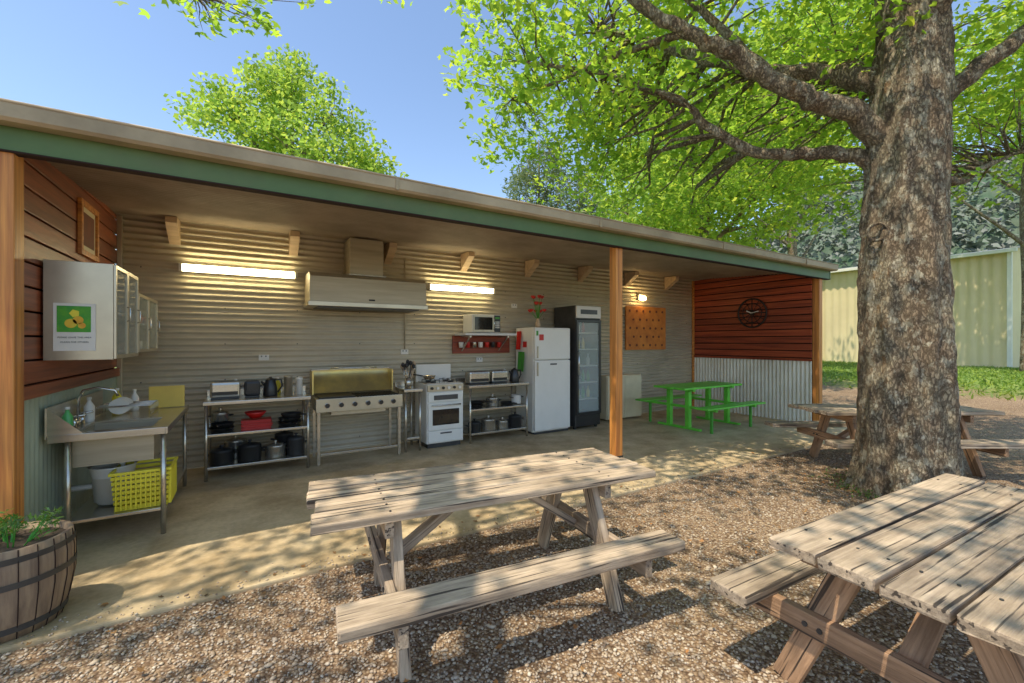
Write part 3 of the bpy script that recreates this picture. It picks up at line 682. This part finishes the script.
def cloth(name,y0,z0,w,h,mat):
    K=empty(name); V=[];F=[]
    for i in range(9):
        for j in range(7): V.append((4.055-.012*math.sin(i*1.3)-.004*j,y0+i*w/8,z0-j*h/6))
    for i in range(8):
        for j in range(6): a=i*7+j; F.append((a,a+1,a+8,a+7))
    mesh('cloth',V,F,mat,K,True)
cloth('tea_towel',6.28,1.42,.22,.34,GRND); cloth('tea_towel',6.38,1.78,.16,.32,RED)

# fridge
K=empty('white_fridge'); box('cabinet',K,(4.08,6.06,.06),(4.84,6.6,1.84),WHITE,.01)
box('freezer_door',K,(4.085,6.0,1.29),(4.835,6.055,1.835),WHITE,.018); box('fridge_door',K,(4.085,6.0,.09),(4.835,6.055,1.28),WHITE,.018)
box('plinth',K,(4.1,6.04,.03),(4.82,6.5,.059),DGREY,0)
box('handle',K,(4.12,5.975,1.32),(4.145,5.999,1.52),STEELD,.006); box('handle',K,(4.12,5.975,1.02),(4.145,5.999,1.25),STEELD,.006)
box('label',K,(4.17,5.996,1.62),(4.26,5.9995,1.72),RED,0); box('label',K,(4.11,5.995,1.70),(4.15,5.9995,1.78),GRND,0); box('badge',K,(4.40,5.996,1.20),(4.54,5.9995,1.225),DGREY,0)
box('sheet',K,(4.076,6.2,1.3),(4.0795,6.42,1.62),WHITEP,0); box('red_sticker',K,(4.072,6.24,1.5),(4.0755,6.36,1.6),RED,0)
K=empty('glass_door_drinks_fridge'); x0,x1,y0,y1=4.93,5.52,5.98,6.6
box('side',K,(x0,y0,.08),(x0+.03,y1,2.24),DGREY,.004); box('side',K,(x1-.03,y0,.08),(x1,y1,2.24),BLACK,.004)
box('back',K,(x0+.031,y1-.03,.08),(x1-.031,y1,2.24),WHITEP,0); box('base',K,(x0+.031,y0,.08),(x1-.031,y1-.031,.28),BLACK,.003)
box('top',K,(x0+.031,y0,2.0),(x1-.031,y1-.031,2.24),BLACK,.003); box('header_sign',K,(x0+.01,y0-.03,2.02),(x1-.01,y0-.001,2.235),WHITEP,.006)
box('header_mark',K,(x0+.1,y0-.034,2.09),(x1-.1,y0-.031,2.17),DGREY,0)
for z in (.55,.85,1.15,1.45,1.75):
    box('shelf',K,(x0+.035,y0+.04,z),(x1-.035,y1-.04,z+.012),WHITEP,0)
    for i in range(4):
        if random.random()<.7: lathe('bottle',K,(x0+.11+i*.12,y0+.2,z+.013),[(.03,0),(.032,.12),(.012,.18),(.012,.21)],random.choice([WHITEP,RED,GRND,BOARD]),12)
for a,b_ in (((x0+.005,.29),(x0+.055,1.99)),((x1-.055,.29),(x1-.005,1.99)),((x0+.056,.29),(x1-.056,.34)),((x0+.056,1.94),(x1-.056,1.99))):
    box('door_frame',K,(a[0],y0-.035,a[1]),(b_[0],y0-.002,b_[1]),BLACK,.004)
box('door_glass',K,(x0+.056,y0-.02,.341),(x1-.056,y0-.014,1.939),GLASS,0)
tube('handle',K,[(x0+.03,y0-.036,1.0),(x0+.03,y0-.07,1.02),(x0+.03,y0-.07,1.4),(x0+.03,y0-.036,1.42)],.01,CHROME)
for x in (x0+.05,x1-.05): box('foot',K,(x-.02,y0+.05,.03),(x+.02,y0+.09,.079),BLACK,0)
K=empty('red_flower_ornament'); lathe('vase',K,(4.35,6.3,1.845),[(.04,0),(.05,.06),(.025,.14),(.03,.16)],W_pale)
for i in range(16):
    a=i*.63; h=.36+.14*math.sin(i*2.1); q=.04+.05*(i%3); tube('stem',K,[(4.35,6.3,1.98),(4.35+q*math.cos(a),6.3+q*math.sin(a),1.9+h)],.004,GRND,5)
    lathe('flower',K,(4.35+q*math.cos(a),6.3+q*math.sin(a),1.9+h-.02),[(.006,0),(.04,.03),(.035,.05),(.008,.045)],RED,9)
K=empty('cream_low_cabinet'); box('carcass',K,(5.98,6.3,.06),(6.95,6.6,.92),CREAM,.006)
box('door',K,(5.99,6.28,.08),(6.46,6.299,.90),CREAM,.004); box('door',K,(6.47,6.28,.08),(6.94,6.299,.90),CREAM,.004)
K=empty('orange_pegboard'); box('board',K,(6.83,6.60,1.42),(8.08,6.632,2.36),ORANGE,.006)
for r in range(5):
    for q in range(6):
        x=6.95+q*.2+(.1 if r%2 else 0); z=1.52+r*.185
        if x<8.02: disc('token',K,(x+random.uniform(-.015,.015),6.599,z),(0,-1,0),.027,.008,RUST,6)
K=empty('wheel_wall_clock'); cx,cy,cz=XR-.04,5.2,2.2
ring('rim',K,(cx,cy,cz),(1,0,0),.30,.018,MIL); ring('inner_rim',K,(cx,cy,cz),(1,0,0),.20,.008,MIL)
disc('hub',K,(cx,cy,cz),(-1,0,0),.05,.03,MIL)
for i in range(12):
    a=i*math.pi/6; c_,s_=math.cos(a),math.sin(a); tube('spoke' if i%3 else 'hour_bar',K,[(cx,cy+c_*.04,cz+s_*.04),(cx,cy+c_*.29,cz+s_*.29)],.006 if i%3 else .011,MIL,6)
beam('hour_hand',K,(cx-.035,cy,cz),(cx-.035,cy+.10,cz+.05),.02,.006,WHITEP,(1,0,0)); beam('minute_hand',K,(cx-.04,cy,cz),(cx-.04,cy-.16,cz+.03),.014,.006,WHITEP,(1,0,0))
for x,z in ((.1,1.35),(2.0,1.4),(3.3,1.25),(4.0,2.2)):
    K=empty('power_outlet'); box('plate',K,(x,YB-.03,z),(x+.12,YB-.013,z+.075),WHITEP,.004)
    for k in (0,1): box('switch',K,(x+.025+k*.05,YB-.036,z+.045),(x+.04+k*.05,YB-.031,z+.062),DGREY,0)
K=empty('electrical_conduit'); tube('pipe',K,[(2.06,YB-.03,1.475),(2.06,YB-.03,2.9)],.011,STEELD,8)

# ---------------------------------------------------------------- picnic tables
def picnic(name,loc,rz,L=2.0,W=.74,n=4,seatL=None,seaty=.6,sw=.2,topm=W_table,legm=W_leg,ax=None,th=.045):
    e=empty(name,loc,rz); seatL=seatL or L*.95; pw=W/n
    for i in range(n):
        y=-W/2+pw*(i+.5); dl=random.uniform(-.025,.025)
        beam('top_plank',e,(-L/2+dl,y,.75-th/2+random.uniform(-.004,.004)),(L/2+dl*.5,y,.75-th/2+random.uniform(-.004,.004)),pw-.016,th,topm,bev=.008,jit=.003)
    for s in (-1,1):
        beam('seat',e,(-seatL/2,s*seaty,.45-.028),(seatL/2,s*seaty,.45-.028),sw,.055,topm,bev=.009,jit=.003)
    ax=ax or L/2-.36
    for s in (-1,1):
        x=s*ax
        beam('top_batten',e,(x,-W/2+.04,.75-th-.047),(x,W/2-.04,.75-th-.047),.045,.09,legm)
        beam('seat_beam',e,(x,-seaty-sw*.45,.345),(x,seaty+sw*.45,.345),.045,.10,legm)
        for q in (-1,1):
            beam('leg',e,(x-s*.047,q*.17,.70),(x-s*.047,q*.46,.0),.11,.05,legm,(1,0,0))
        beam('brace',e,(x-s*.06,0,.36),(s*.12,0,.695),.045,.08,legm,(0,1,0))
        for q in (-1,1):
            for k in (-.03,.03): disc('bolt',e,(x+s*.023,q*.31+k,.345),(s,0,0),.012,.006,DGREY,8)
        for i in range(n):
            y=-W/2+pw*(i+.5)
            for k in (-.05,.05): disc('nail_head',e,(x+random.uniform(-.006,.006),y+k,.7515),(0,0,1),.006,.0035,DGREY,8)
    return e
picnic('picnic_table',(1.30,2.41,0),math.radians(-6.5),L=2.06,W=.72,n=4,seatL=1.86,seaty=.60,sw=.19,legm=W_table)
picnic('picnic_table',(2.86,.60,0),math.radians(-2.5),L=1.93,W=.80,n=4,seatL=1.95,seaty=.57,sw=.18,ax=.74)
picnic('picnic_table',(7.05,2.25,0),math.radians(-31),L=2.15,W=.74,n=4,seatL=2.4,seaty=.6,sw=.22)
K=empty('green_picnic_table',(7.30,5.2,.03))
for i in range(3): box('top_plank',K,(-.86,-.34+i*.23,.72),(.86,-.34+i*.23+.22,.755),GRN,.006)
for s in (-1,1):
    for i in range(2): y=s*.66+(i-.5)*.13; box('seat_plank',K,(-.86,y-.06,.42),(.86,y+.06,.45),GRN,.006)
    x=s*.58
    box('upright',K,(x-.04,-.24,.02),(x+.04,-.16,.68),GRN,.005); box('upright',K,(x-.04,.16,.02),(x+.04,.24,.68),GRN,.005)
    box('top_bearer',K,(x-.03,-.33,.682),(x+.03,.33,.719),GRN,.004); box('seat_arm',K,(x-.025,-.76,.375),(x+.025,.76,.419),GRN,.004)
    box('foot',K,(x-.035,-.45,.0),(x+.035,.45,.035),GRN,.004)
    for q in (-1,1): box('seat_post',K,(x-.02,q*.66-.02,.0),(x+.02,q*.66+.02,.374),GRND,.004)

# ---------------------------------------------------------------- barrel planter
K=empty('half_barrel_planter',(-1.14,3.50,.03))
lathe('staves',K,(0,0,0),[(.205,0),(.235,.10),(.258,.24),(.26,.38),(.25,.48),(.228,.48),(.222,.44)],BARREL,28)
for i in range(22):
    a=i*2*math.pi/22; V,F=tubedata([(.207*math.cos(a),.207*math.sin(a),.0),(.2365*math.cos(a),.2365*math.sin(a),.1),(.2590*math.cos(a),.2590*math.sin(a),.24),(.2610*math.cos(a),.2610*math.sin(a),.38),(.251*math.cos(a),.251*math.sin(a),.48)],[.0025]*5,5); mesh('stave_gap',V,F,W_back,K)
for z,r in ((.06,.229),(.30,.264),(.43,.259)):
    V=[];F=[];n=28
    for i in range(n):
        t=2*math.pi*i/n
        for dz in (-.016,.016): V.append((r*math.cos(t),r*math.sin(t),z+dz))
    for i in range(n): j=(i+1)%n; F.append((2*i,2*j,2*j+1,2*i+1))
    mesh('iron_hoop',V,F,DGREY,K,True)
disc('soil',K,(0,0,.435),(0,0,1),.224,.01,SOIL,24)
C=[(random.uniform(-.17,.17),random.uniform(-.15,.15),random.uniform(.48,.60)) for _ in range(22)]
V=[];F=[]
for c in C: tubedata([(c[0]*.5,c[1]*.5,.44),c],[.004,.002],5,V,F)
mesh('stems',V,F,GRND,K); leaves('plant_leaves',clump_pts(C,[.07]*len(C),5500,.8),.024,LEAFP,LANC,K,1.2)

# ---------------------------------------------------------------- shed & hills
K=empty('large_farm_shed'); gx,gy,z0=31.2,5.4,.3
corr('wall_side',K,(gx,gy,z0),(0,0,5.75),(0,24,0),(-1,0,0),SHEDM,pitch=.4,amp=.03,seg=8)
corr('wall_end',K,(gx,gy,z0),(0,0,5.9),(18,0,0),(0,-1,0),SHEDM,pitch=.4,amp=.03,seg=8)
V=[(gx-.3,gy-.3,6.0),(gx-.3,gy+25,6.0),(gx+9,gy+25,7.4),(gx+9,gy-.3,7.4),(gx+18.3,gy-.3,6),(gx+18.3,gy+25,6)]
mesh('roof',V,[(0,1,2,3),(3,2,5,4)],ROOF,K); mesh('gable',[(gx,gy,6.15),(gx+18,gy,6.15),(gx+9,gy-.0,7.38)],[(0,1,2)],SHEDM,K)
box('gutter',K,(gx-.45,gy-.3,5.85),(gx-.3,gy+25,6.02),WHITEP,.01); box('corner_flashing',K,(gx-.08,gy-.08,z0),(gx+.08,gy+.08,6.0),WHITEP,.01); 
for y in (gy+8,gy+16): tube('downpipe',K,[(gx-.12,y,z0),(gx-.12,y,5.9)],.06,WHITEP,8)
nx_,ny_=160,26; V=[];F=[]
def hprof(e_): return 16+42*math.exp(-((e_-74)/24)**2)+5*math.sin(e_*.09+1)+3*math.sin(e_*.31)
for j in range(ny_):
    for i in range(nx_):
        ang=math.radians(-25+i*140/(nx_-1)); d=90+j*7
        x=d*math.sin(ang); y=d*math.cos(ang); e_=math.degrees(ang)
        f=min(1,j/18); f=f*f*(3-2*f); z=hprof(e_)*f+ (random.uniform(-1.3,1.8) if j>1 else -1)
        V.append((x+random.uniform(-1,1),y+random.uniform(-1,1),z))
for j in range(ny_-1):
    for i in range(nx_-1): a=j*nx_+i; F.append((a,a+1,a+nx_+1,a+nx_))
mesh('forested_hills',V,F,HILL,None,False)
P=[]
for k in range(2600):
    ang=math.radians(random.uniform(48,100)); j=random.uniform(3,20); d=90+j*7; e_=math.degrees(ang)
    f=min(1,j/18); f=f*f*(3-2*f)
    P.append((d*math.sin(ang),d*math.cos(ang),hprof(e_)*f+1.6))
leaves('hill_forest',clump_pts(P,[2.2]*len(P),3,1.2),.9,M('far_foliage',(.12,.17,.11),(.23,.23,.20),rough=1,scale=.3,rand=False),DIAM,None,1.2)

# ---------------------------------------------------------------- main maple tree (local x = sideways, y = away)
cx,cy=4.5*1.298,4.5*.383
limbs=[([(-.02,0,-.15),(-.02,0,.08),(-.02,0,.45),(-.03,0,1.2),(-.03,0,2.4),(0,0,3.6),(.04,0,5.0),(.0,.1,6.6),(.1,.2,8.2),(.0,.3,9.6)],[.56,.47,.40,.37,.345,.33,.285,.22,.14,.06]),
 ([(-.1,0,3.68),(-.5,0,3.95),(-.9,.02,4.1),(-1.3,.05,4.3),(-1.77,.05,4.62),(-2.24,.1,4.88),(-2.7,.15,5.2),(-3.5,.3,5.9),(-4.3,.5,6.4)],[.15,.11,.10,.09,.08,.07,.06,.045,.02]),
 ([(-.1,.1,3.45),(-.4,.2,3.62),(-.75,.35,3.70),(-1.25,.5,3.78),(-1.75,.6,4.1),(-2.1,.7,4.5),(-2.9,1.0,5.0),(-3.9,1.4,5.4)],[.11,.075,.068,.058,.05,.04,.03,.012]),
 ([(-.05,.1,4.3),(-.5,.5,4.7),(-1.0,.9,4.95),(-1.6,1.4,5.5),(-2.2,2.2,6.3),(-2.6,3.0,7.0)],[.13,.1,.085,.07,.05,.02]),
 ([(.1,0,3.9),(.55,-.1,4.3),(1.1,-.2,4.75),(1.8,-.4,5.5),(2.6,-.6,6.4)],[.12,.085,.07,.055,.02]),
 ([(.15,.1,3.2),(.55,.3,3.4),(1.1,.5,3.45),(1.7,.8,3.75),(2.6,1.2,4.1)],[.075,.05,.04,.03,.012]),
 ([(.1,.1,4.4),(.7,.8,4.9),(1.2,1.8,5.3),(1.6,3.0,6.2)],[.1,.08,.06,.02]),
 ([(.1,.0,4.7),(.0,-.8,5.4),(-.4,-1.9,6.2),(-.8,-3.2,6.9)],[.12,.09,.06,.02]),
 ([(.05,0,5.2),(-.6,-.3,6.1),(-1.6,-.6,7.2),(-2.6,-.8,8.0)],[.12,.09,.06,.02]),
 ([(-1.3,.05,4.3),(-1.6,.3,4.9),(-2.0,.6,5.6),(-2.4,.9,6.3)],[.06,.05,.035,.012]),
 ([(-2.24,.1,4.88),(-2.8,.5,4.95),(-3.4,.9,4.9),(-4.1,1.2,4.8)],[.045,.035,.025,.008])]
C=[];R=[]
while len(C)<540:
    x=random.uniform(-4.9,4.8);y=random.uniform(-3.4,6.5);z=random.uniform(3.9,9.4)
    if ((x+.1)/4.9)**2+((y-1.4)/5.2)**2+((z-6.4)/3.1)**2>1: continue
    if z<4.6 and (x*x+y*y)<2.0: continue
    if y<-.5 and z<5.9: continue
    if y<-.5 and random.random()<.4: continue
    if z<4.7 and random.random()<.4: continue
    C.append((x,y,z));R.append(random.uniform(.35,.75))
for k in range(40):
    x=random.uniform(-4.7,-2.0); C.append((x,random.uniform(.2,2.6),random.uniform(4.2,5.3))); R.append(random.uniform(.28,.45))
for k in range(34):
    C.append((random.uniform(.7,3.2),random.uniform(.4,3),random.uniform(3.5,5.2))); R.append(random.uniform(.25,.45))
t=tree('maple_tree',(cx,cy,0),R31,limbs,C,R,.060,235,LEAF,MAPLE,n=14,minz=3.3,rough=.028)
ring('branch_collar_scar',t,(-.37,-.08,2.72),(.8,.6,.1),.085,.016,BARK)
# overhead maple
limbs=[([(0,0,-.1),(0,0,.4),(.1,.1,2.5),(.3,.3,4.5),(.9,.8,6.4),(1.4,1.2,7.8)],[.5,.4,.32,.28,.2,.08]),
 ([(.2,.2,3.8),(1.2,1.2,5.6),(2.0,2.6,6.7),(2.6,4.4,6.9),(3.0,6.0,6.3),(3.5,7.3,5.35)],[.2,.16,.12,.08,.045,.012]),
 ([(.3,.3,4.4),(2,0.6,5.8),(4.2,.4,6.9),(6.4,-.4,7.6)],[.2,.14,.09,.03]),
 ([(.3,.3,4.4),(-.4,2,5.8),(-.6,4,6.9)],[.16,.1,.03])]
C=[];R=[]
while len(C)<165:
    x=random.uniform(-3,8);y=random.uniform(-3.5,6.4)
    if ((x-2.6)/5.6)**2+((y-1.8)/4.7)**2>1: continue
    C.append((x,y,random.uniform(7.0,8.8)));R.append(random.uniform(.35,.7))
for k in range(22):  # extra leaf clumps above the view, added to throw dappled shade on the slab
    C.append((random.uniform(-1.2,3.2),random.uniform(3.6,5.6),random.uniform(7.2,8.6)));R.append(random.uniform(.3,.55))
for k in range(34):
    f=random.random()**.85; wx=-1.0+f*1.25; wy=5.8+random.uniform(-.25,.25); tt=wx*.518+wy*.855
    C.append((wx+4,wy+1.5,1.6+tt*(.76+random.uniform(-.045,.06)))); R.append(random.uniform(.13,.22))
for wx in (.55,.7,1.5,1.65,1.75):
    wy=5.8; tt=wx*.518+wy*.855; C.append((wx+4,wy+1.5,1.6+tt*random.uniform(.775,.81))); R.append(.16)
tree('maple_tree',(-4,-1.5,0),0,limbs,C,R,.058,185,LEAF,MAPLE,n=10,minz=3.3)

# ---------------------------------------------------------------- background trees
def bgtree(name,t,u_lat,h,zc_,rx,rz_,ncl,per,ls,mat,cr=(.7,1.3),shape=DIAM,cone=0,seed=1,tr=.22):
    random.seed(seed)
    x=t*.518+u_lat*.855; y=t*.855-u_lat*.518
    limbs=[([(0,0,-.2),(.1,0,h*.25),(-.05,.1,h*.5),(.05,0,h*.75),(0,0,h*.95)],[tr*1.3,tr,tr*.75,tr*.4,.03])]
    for k in range(7):
        a=k*2.4; z0=h*(.3+.07*k); r=rx*.7*(1-.08*k)
        limbs.append(([(0,0,z0),(math.cos(a)*r*.4,math.sin(a)*r*.4,z0+h*.08),(math.cos(a)*r,math.sin(a)*r,z0+h*.2)],[tr*.4,tr*.28,.03]))
    C=[];R=[]
    while len(C)<ncl:
        v=Vector((random.gauss(0,1),random.gauss(0,1),random.gauss(0,1))).normalized()*(random.random()**.4)
        k=1-cone*max(0,v.z)
        C.append((v.x*rx*k,v.y*rx*k,zc_+v.z*rz_)); R.append(random.uniform(*cr))
    return tree(name,(x,y,gh(x,y)),0,limbs,C,R,ls,per,mat,shape,n=6,tw=.03,flat=1.0,flatz=.75)
bgtree('poplar_tree',18,-9.2,13,8.9,4.0,4.6,230,190,.115,LEAFY,cone=.5,seed=3,cr=(.5,1.1))
bgtree('poplar_tree',20.5,-6.6,10,6.6,3.2,3.2,100,170,.12,LEAFY,cone=.4,seed=4,cr=(.5,1.1))
bgtree('gum_tree',36,2.2,19,11.5,4.2,7.0,120,70,.24,LEAFG,cr=(.8,1.5),shape=LANC,cone=.45,seed=5)
bgtree('gum_tree',40,6.2,19,12,5.0,6.5,120,70,.24,LEAFG,cr=(.8,1.5),shape=LANC,cone=.4,seed=6)
bgtree('maple_tree',15.5,7.0,11,8.0,4.3,3.6,170,150,.12,LEAFY,seed=7)
bgtree('maple_tree',20,13.0,15,12.6,4.6,3.4,110,100,.14,LEAF,seed=8)
bgtree('maple_tree',18,21.5,14,11.6,4.8,3.4,120,100,.13,LEAFY,seed=9)
bgtree('maple_tree',24,9.3,14,10.0,4.4,4.6,120,90,.16,LEAFY,seed=10)

# ---------------------------------------------------------------- light & camera
w=bpy.data.worlds.new('World'); S.world=w; w.use_nodes=True; nt=w.node_tree; bg=nt.nodes['Background']
sky=nt.nodes.new('ShaderNodeTexSky'); sky.sky_type='NISHITA'; sky.sun_disc=False
ts=Vector((-.45,-.12,1.0)); sky.sun_elevation=math.atan2(1.0,math.hypot(.45,.12)); sky.sun_rotation=math.atan2(-.45,-.12)
sky.air_density=1.0; sky.dust_density=.5; sky.ozone_density=1.0
hs=nt.nodes.new('ShaderNodeHueSaturation'); hs.inputs['Saturation'].default_value=1.0; hs.inputs['Value'].default_value=1.75
nt.links.new(sky.outputs[0],hs.inputs['Color']); nt.links.new(hs.outputs[0],bg.inputs[0]); bg.inputs[1].default_value=.15
l=bpy.data.lights.new('sun','SUN'); l.energy=5.0; l.angle=math.radians(.5); l.color=(1,.90,.72)
o=bpy.data.objects.new('sun',l); COL.objects.link(o); o.rotation_euler=ts.to_track_quat('Z','Y').to_euler(); o.location=(0,0,20)
cam=bpy.data.cameras.new('camera'); cam.sensor_width=36; cam.lens=15.22; cam.clip_end=2000; cam.clip_start=.05
o=bpy.data.objects.new('camera',cam); COL.objects.link(o); o.location=(0,0,1.6); o.rotation_euler=(math.pi/2,0,R31); S.camera=o
S.view_settings.view_transform='Standard'; S.view_settings.look='None'; S.view_settings.exposure=0
